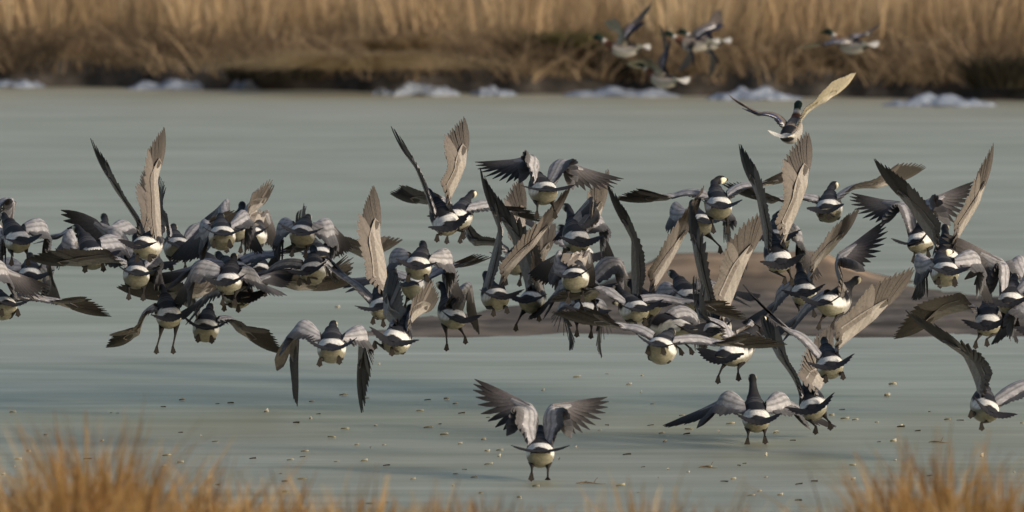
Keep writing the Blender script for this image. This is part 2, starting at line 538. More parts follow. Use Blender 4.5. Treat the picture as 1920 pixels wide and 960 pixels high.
def goose_col(y, ca, sa, part, ph):
    """plumage pattern, belly shade painted in; y along the body, ca/sa = cos/sin round the section"""
    if part == 'head':
        k, = ph,
        if k > .86: return (.012, .012, .012)
        if k > .45 and abs(ca) > .35 and sa < .62: return (.72, .66, .50)
        if k > .62 and sa < .75: return (.70, .64, .48)
        return (.012, .012, .014)
    if part == 'neck': return (.022, .022, .026)
    nz_ = noise.noise((ca * 9, sa * 9, y * 45)); y = y + .008 * nz_
    wv = .012 * math.sin(ca * 23 + y * 40)
    g_ = .88 + .24 * noise.noise((ca * 14, y * 30, sa * 14))
    if y > .125: return (.025, .025, .03)
    if sa > -.18:
        back_edge = -.125 + .075 * abs(ca) ** 1.6 + wv
        if y > back_edge and (sa > .12 or y > .03):
            if y > .015 and math.sin(y * 190) > .35: return (.11 * g_, .108 * g_, .115 * g_)
            return (.019, .019, .024)
        if y > -.214: return (.72 * g_, .71 * g_, .68 * g_)
        return (.02, .02, .024)
    if y > .04: return (.26 * g_, .25 * g_, .24 * g_) if math.sin(y * 150) > -.2 else (.5, .48, .45)
    if y > -.05 and sa > -.6: return (.38 * g_, .365 * g_, .34 * g_)
    return (.26 * g_, .245 * g_, .185 * g_) if y < -.1 else (.33 * g_, .315 * g_, .27 * g_)  # cream belly darkened and yellowed: shade and ice bounce painted in


def duck_col(y, ca, sa, part, ph):
    if part == 'head':
        return (.12, .11, .04) if ph > .84 else (.008, .02, .016)
    if part == 'neck': return (.5, .48, .45) if .5 < ph < .8 else ((.10, .045, .03) if ph < .6 else (.008, .02, .016))
    if y > .11: return (.11, .05, .033)
    if sa > .3:
        if y < -.23: return (.5, .49, .46)
        return (.012, .012, .016) if y < -.06 and abs(ca) < .75 else (.19, .16, .14)
    if y < -.2: return (.42, .41, .38) if sa > -.3 else (.03, .03, .03)
    return (.30, .285, .27) if sa > -.5 else (.36, .345, .32)


def bird(kind, a, d, yaw=0, pitch=14, roll=0, Lw=None, Rw=None, F=None, neck=1.0, head_yaw=0, tail=(62, 12), sep=False, label='', group='', name='', stand=False, hide_legs=False):
    S = SPEC[kind]; k = S['scale'] * random.uniform(.90, .98)
    s_ = FPX / d
    pitch = pitch * .55
    if kind == 'goose' and not stand:
        if a[1] < 620: d += 4.0
        q_ = 1.0 if a[1] < 668 else .3
        yaw += q_ * random.uniform(-16, 16); pitch += q_ * random.uniform(-4, 6); roll += q_ * random.uniform(-7, 7); head_yaw += q_ * random.uniform(-15, 15)
        neck *= 1 - q_ * random.uniform(.1, .85); tail = (tail[0] + random.uniform(-10, 6), tail[1] + random.uniform(-3, 8)) + tuple(tail[2:])
    rot = Matrix.Rotation(R(-yaw), 3, 'Z') @ Matrix.Rotation(R(pitch), 3, 'X') @ Matrix.Rotation(R(roll), 3, 'Y')
    inv = rot.transposed()
    org = at(a[0], a[1], d) - rot @ (Vector((0, -.17, .055)) * k)
    loc = lambda p: inv @ (p - org)
    colf = goose_col if kind == 'goose' else duck_col
    mb = MB()
    # --- torso, neck and head: one loft
    body = [(-.285, .036, .03, .006), (-.265, .035, .046, .012), (-.235, .029, .058, .026), (-.2, .017, .069, .049), (-.165, .006, .077, .066), (-.13, 0, .083, .077),
            (-.09, -.006, .087, .085), (-.045, -.01, .089, .09), (0, -.011, .089, .092), (.045, -.008, .087, .09), (.085, 0, .081, .085), (.12, .010, .072, .077), (.15, .022, .06, .066), (.18, .038, .047, .053)]
    rings = []
    for (y, z, rx, rz) in body: rings.append((Vector((0, y, z)) * k, Vector((0, 1, 0)), rx * k, rz * k, 'body', y))
    nb = Vector((0, .20, .052)) * k
    if kind == 'goose':
        pts = [(.222, .068, .038), (.258, .084, .031), (.292, .1, .0265), (.322, .116, .0245)]
        hd = [(.342, .13, .025, .22), (.36, .139, .0285, .4), (.382, .142, .030, .55), (.404, .138, .027, .7), (.422, .131, .019, .83), (.436, .126, .013, .9), (.452, .121, .008, 1.0)]
    else:
        pts = [(.22, .065, .042), (.25, .085, .034), (.28, .105, .031)]
        hd = [(.305, .122, .034, .2), (.33, .132, .039, .4), (.36, .13, .037, .6), (.385, .122, .026, .75), (.41, .115, .018, .88), (.45, .106, .014, 1.0)]
    allp = [nb] + [Vector((0, p[0] - max(0, neck - 1) * .5 * (p[0] - .2), lerp(.045, p[1], neck * .62) if kind == 'goose' else p[1])) * k for p in pts] + \
           [Vector((0, p[0] - max(0, neck - 1) * .06, lerp(.045, p[1], neck * .62) if kind == 'goose' else p[1])) * k for p in hd]
    rads = [.046] + [p[2] for p in pts] + [p[2] for p in hd]
    meta = [('neck', 0)] + [('neck', (i + 1) / len(pts)) for i in range(len(pts))] + [('head', p[3]) for p in hd]
    hy = Matrix.Rotation(R(-head_yaw), 3, 'Z')
    piv = allp[len(pts)]
    for i, p in enumerate(allp):
        if i > len(pts): p = piv + hy @ (p - piv)
        allp[i] = p
    for i, p in enumerate(allp):
        tg = (allp[min(i + 1, len(allp) - 1)] - allp[max(0, i - 1)]).normalized()
        if i == 0: tg = Vector((0, .9, .35)).normalized()
        rings.append((p, tg, rads[i] * k * (.9 if i > len(pts) else 1), rads[i] * k, meta[i][0], meta[i][1]))
    N = 22
    rows, cs = [], []
    for (p, tg, rx, rz, part, ph) in rings:
        ax = tg.cross(Vector((0, 0, 1))).normalized(); az = ax.cross(tg)
        r_, c_ = [], []
        for j in range(N):
            th = 6.28318 * j / N; ca, sa = math.cos(th), math.sin(th)
            r_.append(p + ax * (ca * rx) + az * (sa * rz)); c_.append(colf(p.y / k, ca, sa, part, ph))
        rows.append(r_); cs.append(c_)
    # finer rings along the torso so that the plumage edges stay crisp
    R2, C2 = [], []
    for i in range(len(rows)):
        R2.append(rows[i]); C2.append(cs[i])
        if i < len(body) - 1:
            (p0, t0, a0, b0, pt, ph), (p1, t1, a1, b1, _, _) = rings[i], rings[i + 1]
            for m_ in (1 / 3, 2 / 3):
                r_ = [lerp(u, v, m_) for u, v in zip(rows[i], rows[i + 1])]
                R2.append(r_)
                C2.append([colf(lerp(p0.y, p1.y, m_) / k, math.cos(6.28318 * j / N), math.sin(6.28318 * j / N), 'body', 0) for j in range(N)])
    st = mb.grid(R2, C2, True)
    mb.cap(st, N, False); mb.cap(st + (len(R2) - 1) * N, N, True)
    # --- legs and webbed feet
    if not hide_legs:
        for i, sgn in enumerate((-1, 1)):
            hip = Vector((sgn * .05, -.06, -.06)) * k
            if F and F[i]:
                ft = loc(at(F[i][0], F[i][1], d - .12))
                kn = lerp(hip, ft, .45) + Vector((0, -.03, .0)) * k
                dn = inv @ (Vector((0, .5, -.15)) if stand and i == 1 else Vector((.08 * sgn, .15, -1)))
                dn.normalize()
            else:
                kn = Vector((sgn * .05, -.16, -.085)) * k; ft = Vector((sgn * .048, -.215, -.105)) * k
                dn = Vector((0, -.6, -.75)).normalized()
            tube(mb, [hip, lerp(hip, kn, .5), kn, lerp(kn, ft, .5), ft], [.026 * k, .016 * k, .008 * k, .0062 * k, .0068 * k], S['leg'])
            sx = dn.cross(inv @ Vector((0, 1, 0))); sx = sx.normalized() if sx.length > .1 else Vector((1, 0, 0))
            if stand and i == 1: sx = inv @ Vector((1, 0, 0))
            up_ = sx.cross(dn).normalized()
            r1, r2 = [], []
            fs = .72; toe = [ft + dn * .062 * k * fs - sx * .02 * k, ft + dn * .06 * k * fs - sx * .014 * k, ft + dn * .078 * k * fs, ft + dn * .06 * k * fs + sx * .014 * k, ft + dn * .062 * k * fs + sx * .02 * k]
            mb.grid([[ft + up_ * .006 - sx * .008 * k] * 2 + [ft + up_ * .006] + [ft + up_ * .006 + sx * .008 * k] * 2, toe], [[S['leg']] * 5] * 2)
            mb.grid([[ft - up_ * .006 - sx * .008 * k] * 2 + [ft - up_ * .006] + [ft - up_ * .006 + sx * .008 * k] * 2, toe], [[S['leg']] * 5] * 2)
    # --- wings: muscular arm and coverts belong to the body, flight feathers are parts
    feathers = []
    for sgn, W in ((-1, Lw), (1, Rw)):
        if W is None: continue
        opt = W[-1] if isinstance(W[-1], dict) else {}
        q = [v for v in W if not isinstance(v, dict)]
        Sl = Vector((sgn * .062, .095, .05)) * k
        Sw = org + rot @ Sl
        dS = (Sw - CAM).dot(FWD)
        flat = at(q[0], q[1], dS)
        pl = (flat - Sw).length
        Lt = max(.72 * S['arm'], min(1.04 * S['arm'], 1.07 * pl))
        dz = math.sqrt(max(0, Lt * Lt - pl * pl)) * opt.get('az', 1)
        dW = dS + dz
        Ww = at(q[0], q[1], dW)
        flat = at(q[2], q[3], dW); pl = (flat - Ww).length
        hl = S['hand']
        dz = math.sqrt(max(0, hl * hl - pl * pl)) * opt.get('hz', 1)
        dz = max(-.36, min(.36, dz))
        Tw = at(q[2], q[3], dW + dz)

        def chord(cx, cy, sg):
            v = RT * (cx / s_) - UP * (cy / s_)
            L0 = S['chord']
            if v.length < L0: v = v - FWD * math.sqrt(L0 * L0 - v.length_squared) * sg
            return (inv @ v).normalized()
        ca_ = chord(q[4], q[5], opt.get('cz', 1))
        ch_ = chord(q[6] * 1.2, q[7] * (1.35 if abs(q[7]) > 12 else 1.1), opt.get('chz', opt.get('cz', 1))) if len(q) > 7 else ca_
        Wl, Tl = loc(Ww), loc(Tw)
        av = Wl - Sl; hv = Tl - Wl
        hk = max(.85, min(1.25, hv.length / hl)) if hv.length > .1 else 1
        h_ = hv.normalized(); a_ = av.normalized()
        ca_ = (ca_ - a_ * (ca_.dot(a_) * .75)).normalized()
        ch_ = (ch_ - h_ * (ch_.dot(h_) * .6)).normalized()
        dorsal = lambda a1, c1: ((c1.cross(a1)) * sgn).normalized()
        back = Vector((0, -1, -.05)).normalized()
        hb = S['hand'] * .32 * hk
        bow = dorsal(a_, ca_) * opt.get('bow', .03) * k - ca_ * .035 * k
        NU, NV = 20, 12
        Lq = lambda u: (Sl * (1 - u) ** 2 + (lerp(Sl, Wl, .5) + bow * 2) * 2 * u * (1 - u) + Wl * u * u) if u <= 1 else Wl + h_ * hb * (u - 1)
        ct_, cb_, tp, bt = [], [], [], []
        frames = []
        for iu in range(NU + 1):
            u = 1.38 * iu / NU
            p = Lq(min(u, 1)) if u <= 1 else Wl + h_ * (hb * min(1, (u - 1) / .38))
            if u < .35: cd = lerp(back, ca_, (u / .35) ** .8)
            elif u < .75: cd = ca_
            elif u <= 1: cd = lerp(ca_, lerp(ca_, ch_, .6), (u - .75) / .25)
            else: cd = lerp(lerp(ca_, ch_, .6), lerp(ch_, h_, .35), (u - 1) / .38)
            cd = cd.normalized()
            tan = a_ if u < .8 else (lerp(a_, h_, min(1, (u - .8) / .4))).normalized()
            n_ = dorsal(tan, cd)
            cl = S['chord'] * (np.interp(u, [0, .3, .8, 1.0, 1.38], [.80, .74, .66, .56, .22]))
            th = .013 * k * float(np.interp(u, [0, .3, 1, 1.38], [1.9, 1.2, .8, .35]))
            rt, rb, c1, c2 = [], [], [], []
            for jv in range(NV + 1):
                v = jv / NV
                tk = th * (1.6 * math.sqrt(max(v, 0)) * (1 - v) * 1.35) + .002 * (v > 0)
                cm = .016 * k * math.sin(3.14 * v) - .008 * k * v
                q0 = p + cd * (cl * v) + n_ * cm
                rt.append(q0 + n_ * tk); rb.append(q0 - n_ * tk * .55)
                if kind == 'goose':
                    stripe = (v * 4.1 + .10 * math.sin(u * 60)) % 1.0
                    kk = 1.0 if v < .15 else (.5 if .64 < stripe < .84 else (1.12 if stripe >= .84 else .88))
                    if u > 1.02: kk *= .75
                    kk *= .9 + .2 * ((iu * 7) % 3) / 3
                    c1.append(tuple(qq * kk for qq in S['cov']))
                else:
                    c1.append(S['cov'] if v < .72 else ((.7, .68, .64) if v > .88 or u < .1 else (.04, .05, .12)))
                lk = .82 + .25 * ((iu * 5 + jv * 3) % 4) / 4
                c2.append(tuple(qq * lk for qq in S['lining']))
            tp.append(rt); bt.append(rb); ct_.append(c1); cb_.append(c2)
            frames.append((u, p, cd, n_, cl))
        mb.grid(tp, ct_); mb.grid(bt, cb_)
        mb.cap(len(mb.v) - (NV + 1), NV + 1)
        # secondaries and tertials, one joined part
        sec = MB()
        ns = 19
        for i in range(ns):
            u = .06 + .92 * i / (ns - 1)
            fr = frames[min(NU, int(round(u / 1.38 * NU)))]
            p, cd, n_, cl = Lq(u), fr[2], fr[3], fr[4]
            wd_ = .05; cd0 = fr[2]
            ln = S['chord'] * float(np.interp(u, [0, .12, .3, 1], [.3, .42, .53, .52]))
            if i > ns - 8:
                e_ = (i - ns + 8) / 7
                spr = opt.get('sp', .55) * (1 if sep else .78)
                cd = lerp(ca_, (h_ * (1 - spr) + ch_ * spr).normalized(), e_ ** 1.4 * .85).normalized()
                ln = lerp(ln, S['hand'] * hk * .42, e_ ** 1.5)
                wd_ = .05 + .022 * e_
                n_ = (n_ * (1 - .6 * e_) + dorsal(h_, lerp(ch_, ca_, .3).normalized()) * (.6 * e_)).normalized()
            j = random.uniform(.97, 1.03)
            feather(sec, p + cd0 * cl * .6 - n_ * .003 + n_ * .0012 * (i % 2), cd + a_ * random.uniform(-.05, .05), n_, ln * 1.15 * j, wd_ * k, opt.get('curl', .01) * .4,
                    S['sec'], S['vent'], 1.3 if kind == 'goose' else 1, .4, .0)
        feathers.append(('secondary_feathers', sec, True))
        # primaries
        npz = 10
        spread = opt.get('sp', .55) * (1 if sep else .78)
        joint = MB()
        nH = dorsal(h_, lerp(ch_, ca_, .3).normalized())
        for i in range(npz):
            t = i / (npz - 1)
            root = Wl + h_ * hb * (t * .95) + ch_ * (.018 * k * (1 - t)) + ca_ * (.02 * k * (1 - t))
            s1 = spread * (1 - t) ** 1.05
            dd = (h_ * (1 - s1) + ch_ * s1).normalized()
            tot = hl * hk
            ln = tot * float(np.interp(t, [0, .3, .7, .9, 1], [.50, .58, .69, .71, .685])) * random.uniform(.97, 1.03)
            fm = MB() if sep else joint
            feather(fm, root + nH * (.0016 * (npz - i) * k), dd + nH * random.uniform(-.012, .012), nH, ln, (.062 - .02 * t) * k * opt.get('fw', 1.0 if sep else 1.25), opt.get('curl', .02) * (.6 + t), S['prim'], tuple(q_ * S.get('pv', 1) for q_ in S['vent']),
                    1.3 if kind == 'goose' else 1.1, S['primtip'], .3 + .9 * t)
            if sep: feathers.append(('primary_feather', fm, False))
        if not sep: feathers.append(('primary_feathers', joint, True))
    root = mb.build(name, PLUME)
    root.matrix_world = Matrix.Translation(org) @ rot.to_4x4()
    tag(root, label, kind, group)
    for nm, fb, stuff in feathers:
        o = fb.build(nm, PLUME, root)
        if stuff: o['kind'] = 'stuff'
    # tail fan
    sp, tp_ = tail[:2]
    tlift = tail[2] if len(tail) > 2 else .5
    tl = MB()
    nt_ = 14
    for i in range(nt_):
        t = -1 + 2 * i / (nt_ - 1)
        an = R(sp) * t
        lift = tlift * (abs(t) ** 1.7) * math.sin(R(sp)) - math.sin(R(tp_))
        dd = Vector((math.sin(an), -math.cos(an), lift))
        nn = Vector((-t * .5, 0, 1)).normalized()
        feather(tl, Vector((t * .048, -.225, .044 - .004 * abs(t) - .0012 * (i % 2))) * k, dd, nn, (.135 if abs(t) < .95 else .14) * k, .066 * k, .012 * abs(t), S['tail'], tuple(q * 1.3 for q in S['tail']), 1.25, .9, .3)
    tl.build('tail', PLUME, root)
    return root


# ------------------------------------------------------------------ the flock
# a = photo pixel of the white rump, d = distance, L / R = wrist, tip, visible chord of arm (and hand)
GG = 'barnacle geese taking off from the ice'
G = []
def g(label, a, d, L=None, Rw=None, **k):
    G.append((label, a, d, L, Rw, k))

# --- front birds
g('goose running on the ice in the foreground with wings arched high, one foot down', (1013, 838), 65.9,
  (997, 757, 893, 722, -27, 6, -2, 40, dict(sp=.8, hz=1, cz=.6, curl=.03)), (1033, 757, 1134, 756, 22, 8, 4, 40, dict(sp=.8, cz=.6, curl=.03)),
  pitch=11, F=[(997, 887), (1027, 897)], sep=True, stand=True, tail=(84, -4, .1), neck=.5)
g('goose standing tall over the ice, neck up, wings spread low to both sides', (1420, 777), 69.5,
  (1350, 750, 1246, 806, -2, 36, 4, 26, dict(sp=.35, bow=.06)), (1474, 748, 1562, 806, 0, 34, -4, 24, dict(sp=.35, bow=.05)),
  pitch=22, F=[(1402, 822), (1434, 818)], yaw=-6, tail=(52, 4), neck=1.7, sep=True)
g('goose at the waterline with feet kicking, wings up, right of the one standing tall', (1521, 756), 68.6,
  (1458, 672, 1417, 592, 16, 10, 22, 4, dict(sp=.4, bow=.02)), (1549, 702, 1568, 610, -30, 8),
  pitch=20, roll=-17, F=[(1530, 800), (1556, 792)], yaw=2, tail=(68, 2))
g('goose with feet dangling at the lower right edge, tail tilted down to the right', (1858, 760), 67.5,
  (1806, 668, 1690, 588, 34, 26, 30, 10, dict(sp=.5)), (1948, 712, 2010, 650, 14, 24, 14, 20), pitch=24, roll=24, F=[(1821, 770), (1840, 793)], tail=(64, 4), neck=.4)
g('goose pumping both wings straight down, lowest of the left half', (621, 643), 68.0,
  (560, 630, 549, 762, 2, 22, -22, 0, dict(sp=.35, bow=.09, hz=.5, chz=-1)), (672, 640, 668, 778, -2, 22, 20, 0, dict(sp=.35, bow=.09, hz=.4)), pitch=16, F=[(600, 672), (635, 668)], tail=(66, -4), neck=.45, sep=True)
g('goose tilted left side down above the kicking goose, broad right wing raised to the right', (1556, 676), 68.0,
  (1478, 620, 1385, 540, 6, 18, 26, 22, dict(sp=.45)), (1640, 600, 1722, 508, -40, -14, -34, -20, dict(sp=.6)), pitch=18, roll=-10, F=[(1549, 704), (1580, 698)], tail=(68, 4), neck=.4)
g('goose banking with level wings just above the open ice, right of centre', (1238, 640), 67.2,
  (1160, 617, 1033, 596, 0, 9, 2, -28, dict(sp=.45)), (1345, 648, 1479, 657, 0, 12, 0, -26, dict(sp=.45)), pitch=10, roll=7, F=[(1216, 650), (1243, 650)], tail=(48, 4), neck=.5)
g('goose with hanging legs behind the long level wing of the banking one', (1364, 654), 69.4,
  (1310, 600, 1290, 520, 16, 8), (1402, 600, 1442, 660, -10, 30, 12, -10), pitch=26, F=[(1347, 705), (1384, 700)], yaw=12, tail=(60, 10))

# --- left third
g('goose cut by the left edge, wing arched down, highest at that edge', (-14, 425), 69.0,
  (-70, 400, -110, 480, 0, 22), (27, 376, 16, 480, -14, 22, -22, 6, dict(bow=.06)), pitch=14)
g('goose near the left edge with both wings curved down round a creamy belly', (37, 442), 68.4,
  (6, 432, -6, 540, 4, 30, 16, 8, dict(bow=.07)), (88, 434, 94, 540, -4, 30, -16, 8, dict(bow=.07)), pitch=14, F=[(22, 485), (52, 485)], tail=(45, 4))
g('goose with a grey fanned right wing sweeping in at the left edge', (-52, 505), 67.4,
  (-120, 470, -190, 430, 10, 30), (8, 500, 82, 543, -6, 30, -2, 30, dict(sp=.75, curl=.03)), pitch=14, sep=True)
g('goose low under the fanned wing near the left edge, white rump showing', (57, 509), 69.6,
  (0, 492, -30, 560, 0, 24), (92, 500, 106, 566, -14, 24, -18, 8, dict(bow=.05)), pitch=12)
g('lowest goose at the left edge with one dark wing held out level to the right', (13, 563), 67.8,
  (-70, 540, -160, 500, 0, 12), (104, 570, 208, 602, 4, 10, 0, -28, dict(sp=.5)), pitch=12, roll=6, F=[(4, 580), (33, 580)], tail=(58, 2), yaw=-4)
g('goose flying level behind the fanned brown wing, legs folded under a cream belly', (178, 472), 68.6,
  (135, 438, 117, 500, -4, 34, -4, 24, dict(bow=.05)), (225, 452, 262, 520, 6, 34), pitch=14, F=[(160, 497), (193, 495)], tail=(58, 4))
g('goose tucked above the level one on the left, only back and white rump clear', (186, 436), 71.5,
  (120, 440, 40, 452, 0, 8), (240, 420, 300, 470, 6, 22), pitch=10)
g('goose with narrow dark left and tall pale right wing in a V, left group', (268, 450), 67.6,
  (216, 358, 161, 264, 15, 6, 18, 4, dict(sp=.3, bow=.01)), (296, 338, 318, 239, -24, 5, -26, 2, dict(sp=.45, bow=.01)), pitch=16, tail=(50, 6), F=[(258, 478), (280, 478)])
g('goose with a broad brown fanned left wing, below the tall V wings on the left', (283, 484), 69.0,
  (207, 424, 122, 392, 10, 62, 26, 50, dict(sp=.85, curl=.03)), (298, 392, 279, 312, -24, 4, -26, 8, dict(sp=.3)), pitch=14, sep=True)
g('goose with right wing curled down in front of a dark wing, left group', (258, 505), 68.0,
  (150, 500, 48, 493, 0, -26, 2, -24, dict(sp=.4)), (296, 478, 308, 566, -12, 22, -16, 6, dict(bow=.05)), pitch=12, tail=(52, 4))
g('goose showing a black back and wide white rump above the dot of the left group', (338, 452), 69.4,
  (290, 410, 285, 330, 18, 6), (378, 425, 470, 420, 0, 12, 0, -20), pitch=14, tail=(58, 2))
g('goose with dangling feet and a brown left wing drooping to the lower left', (317, 585), 68.0,
  (262, 628, 198, 662, 10, -24, 8, -22, dict(sp=.35)), (372, 560, 440, 520, -6, -22), pitch=24, F=[(294, 650), (324, 650)], tail=(48, -4))
g('goose tipped steeply sideways beside the dangling feet, dark right wing pointing down', (386, 606), 69.0,
  (340, 570, 215, 545, 6, -34, 8, -36, dict(sp=.5)), (444, 622, 529, 672, 6, -10, -4, -28, dict(sp=.5)), pitch=16, roll=10, F=[(372, 628), (396, 630)], tail=(66, 0), yaw=-10)
g('goose with a big navy left wing swung down and cream belly, upper left group', (418, 431), 68.0,
  (388, 420, 327, 486, 2, 40, 20, 34, dict(sp=.6, bow=.04)), (464, 408, 484, 472, -14, 22, -18, 10, dict(bow=.06)), pitch=14, roll=-6, F=[(402, 450), (430, 450)], tail=(52, -4))
g('goose behind the navy wing with a blue folded left wing and dark right wing lifted', (440, 418), 70.2,
  (425, 374, 372, 432, -6, 40, 20, 20), (482, 394, 522, 356, -4, -14, 2, -20, dict(sp=.4)), pitch=12)
g('goose with a pale rounded wing arching down, behind the lifted dark wing', (468, 432), 72.0,
  (420, 420, 380, 470, 2, 20), (504, 392, 514, 460, -24, 14, -28, 0, dict(bow=.06)), pitch=12)
g('goose crossing below the navy wing, black head up, wings level', (446, 497), 68.6,
  (362, 500, 262, 528, 2, 14, 4, 26), (520, 478, 600, 468, 2, 14, 0, -16), pitch=10, yaw=-8, tail=(44, 4))
g('goose with a dark arched left wing, in front of the level-winged black-headed one', (425, 520), 67.6,
  (360, 506, 326, 580, 2, 40, 20, 20, dict(bow=.06)), (478, 520, 545, 512, 4, 26), pitch=12, tail=(58, 2), F=[(418, 560), (440, 560)])
g('goose with broad dark wings drooping to both sides, right of the left group', (566, 428), 68.2,
  (530, 424, 512, 500, 2, 34, 16, 20, dict(bow=.05)), (622, 418, 652, 465, -6, 40, -20, 20, dict(sp=.6)), pitch=12, tail=(60, 4))
g('goose whose long brown left wing lies level toward the tall beige wing', (600, 470), 69.8,
  (560, 440, 548, 398, 12, 8), (680, 484, 760, 458, 0, -24, 0, -24, dict(sp=.4)), pitch=12)
g('goose with a white striped rump and dark level right wing, centre left', (580, 499), 68.2,
  (506, 506, 420, 530, 0, 12, 0, 22), (610, 517, 664, 521, 0, -12, 0, -26, dict(az=1)), pitch=12, roll=-12, F=[(562, 522), (578, 520)], tail=(50, 4))
g('goose half hidden left of the striped one, grey left wing level', (489, 500), 70.0,
  (430, 490, 360, 470, 0, 14), (540, 505, 620, 508, 0, 12, 0, -16), pitch=10)
g('goose lowest of the level group with a dark oval right wing, centre left', (452, 545), 68.6,
  (390, 552, 330, 600, 2, 20), (555, 545, 662, 541, 2, -24, 0, -30, dict(sp=.5)), pitch=12, F=[(421, 570), (446, 572)])
g('goose with tall beige right wing straight up and tail tilted, left of centre', (711, 567), 67.0,
  (654, 525, 606, 484, 4, 12, 6, 6, dict(sp=.2, bow=.01)), (714, 452, 708, 344, -40, 4, -38, 6, dict(sp=.4, bow=.01)), pitch=18, roll=-22, F=[(700, 595), (718, 600)], tail=(68, -4))
g('goose turning with feet out low under the tall beige wing, tail tilted the other way', (742, 628), 68.4,
  (718, 590, 722, 500, 22, 4), (786, 592, 832, 564, -4, -18, -2, -26), pitch=20, roll=18, F=[(703, 640), (734, 652)], tail=(66, 0))

# --- centre
g('goose flying straight away with black head up and curved right wing, centre', (783, 489), 67.4,
  (742, 490, 734, 560, 6, 22, 14, 10, dict(bow=.07)), (838, 487, 862, 560, -10, 24, -16, 8, dict(bow=.07)), pitch=12, tail=(40, 8), F=[(766, 515), (800, 515)])
g('goose directly under the centre one, wings level to both sides', (772, 526), 69.0,
  (702, 519, 606, 532, 0, 10, 0, 20), (836, 505, 926, 492, 0, 10, 0, -18, dict(sp=.4)), pitch=12, tail=(52, 4))
g('goose with legs hanging straight down and a dark right wing beating down, centre', (857, 588), 68.6,
  (832, 545, 826, 480, 8, 4), (884, 530, 891, 624, -20, 10, -24, 4, dict(sp=.4, az=-1)), pitch=18, F=[(838, 645), (872, 632)], tail=(54, 0))
g('goose with splayed toes, thin dark left wing and tall beige right wing, top centre', (838, 412), 67.4,
  (778, 315, 724, 241, 10, 8, 12, 6, dict(sp=.25, bow=.01)), (874, 308, 880, 217, -32, 10, -34, 6, dict(sp=.55, bow=.01)), pitch=20, roll=-14, F=[(820, 440), (868, 435)], tail=(62, 4))
g('goose with both wings held out level behind the toe-splaying one', (850, 400), 70.5,
  (802, 384, 727, 372, 0, -16, 0, -24, dict(sp=.4)), (930, 390, 1030, 428, 2, 14, 2, -14), pitch=12)
g('topmost goose of the flock, wings arched wide over a creamy belly, legs down', (1025, 348), 67.6,
  (1001, 292, 896, 316, -20, 14, 4, 40, dict(sp=.75, curl=.03)), (1056, 300, 1162, 346, 18, 14, -4, 42, dict(sp=.75, curl=.03)), pitch=12, F=[(1007, 396), (1040, 396)], tail=(80, -4, .1), sep=True, neck=.4)
g('goose with one long dark left wing straight up and black head raised, right of centre', (935, 547), 68.0,
  (934, 430, 891, 318, 18, 4, 20, 8, dict(sp=.3, bow=.01)), (1003, 462, 1079, 350, -26, -8, -22, -6, dict(sp=.3)), pitch=14, roll=2, F=[(926, 580), (950, 575)], tail=(58, 4))
g('goose with a blurred beige left wing slanting up behind the long dark one', (992, 553), 69.4,
  (960, 448, 898, 338, 46.5, 6, 24, 12, dict(sp=.4)), (1022, 486, 1052, 420, -22, 0), pitch=14, roll=4, F=[(968, 608), (1010, 590)], tail=(60, 4))
g('goose hidden among crossing wings below the topmost goose, hooked dark right wing', (965, 480), 71.0,
  (890, 462, 860, 430, 4, -14), (985, 420, 984, 330, -26, 8, -20, 20), pitch=14)
g('goose with a navy left wing swept down across the crossing wings', (1086, 442), 68.6,
  (1108, 366, 1043, 456, 14, 34, 22, 24, dict(sp=.5, az=.5)), (1126, 414, 1146, 490, -12, 20, -18, 6, dict(bow=.05)), pitch=14, F=[(1058, 468), (1090, 470)], tail=(50, 0))
g('goose with black folded left wing and ribbed right wing, below the navy wing', (1074, 510), 67.6,
  (1052, 470, 1000, 516, 0, 44, 22, 30, dict(sp=.6, bow=.04)), (1106, 466, 1108, 530, -26, 22, -22, 2, dict(bow=.05)), pitch=12, tail=(50, 4))
g('goose with a white crescent rump and rounded grey right wing, centre right', (1108, 529), 68.8,
  (1050, 540, 1000, 600, 0, 20), (1164, 486, 1192, 566, -16, 40, -20, 12, dict(bow=.06)), pitch=12, roll=6, tail=(56, 4))
g('goose low behind the mud bar wings, only wing tips hanging below', (1100, 575), 70.0,
  (1058, 580, 1078, 654, -12, 14, 14, 0), (1126, 585, 1120, 668, 8, 10, -12, 0), pitch=14)
g('goose with a beige upright right wing behind the topmost one', (1095, 470), 72.0,
  (1040, 440, 960, 400, 4, 16), (1122, 418, 1150, 318, -28, 4, -30, 8), pitch=14)
g('goose with black head and long dark left wing reaching up, right of the white crescent', (1222, 560), 68.4,
  (1184, 450, 1129, 346, 26, 6, 22, 12, dict(sp=.35, bow=.01)), (1266, 478, 1330, 352, -30, -2, -26, -4, dict(sp=.35, bow=.01)), pitch=14, tail=(44, 4), F=[(1185, 598), (1212, 600)])
g('goose flying level just in front of the black-headed one, grey wings spread flat', (1196, 571), 67.4,
  (1130, 546, 1030, 576, 2, 10, 2, -20), (1300, 573, 1402, 610, 2, 12, 0, -26, dict(sp=.5)), pitch=10, tail=(48, 4), F=[(1192, 604), (1210, 598)])
g('goose flying under the slanting beige wing, white rump, right of centre', (1296, 550), 69.6,
  (1240, 545, 1180, 580, 0, 16), (1352, 540, 1420, 560, 0, 16), pitch=12, tail=(56, 2), F=[(1286, 575), (1306, 575)])
g('goose turning its pale face aside, dark blue wings folded down, above the banking one', (1280, 606), 68.6,
  (1242, 588, 1233, 650, 0, 30, 14, 6, dict(bow=.05)), (1306, 590, 1318, 650, 0, 30, -14, 6, dict(bow=.05)), pitch=10, yaw=-35, head_yaw=-40)

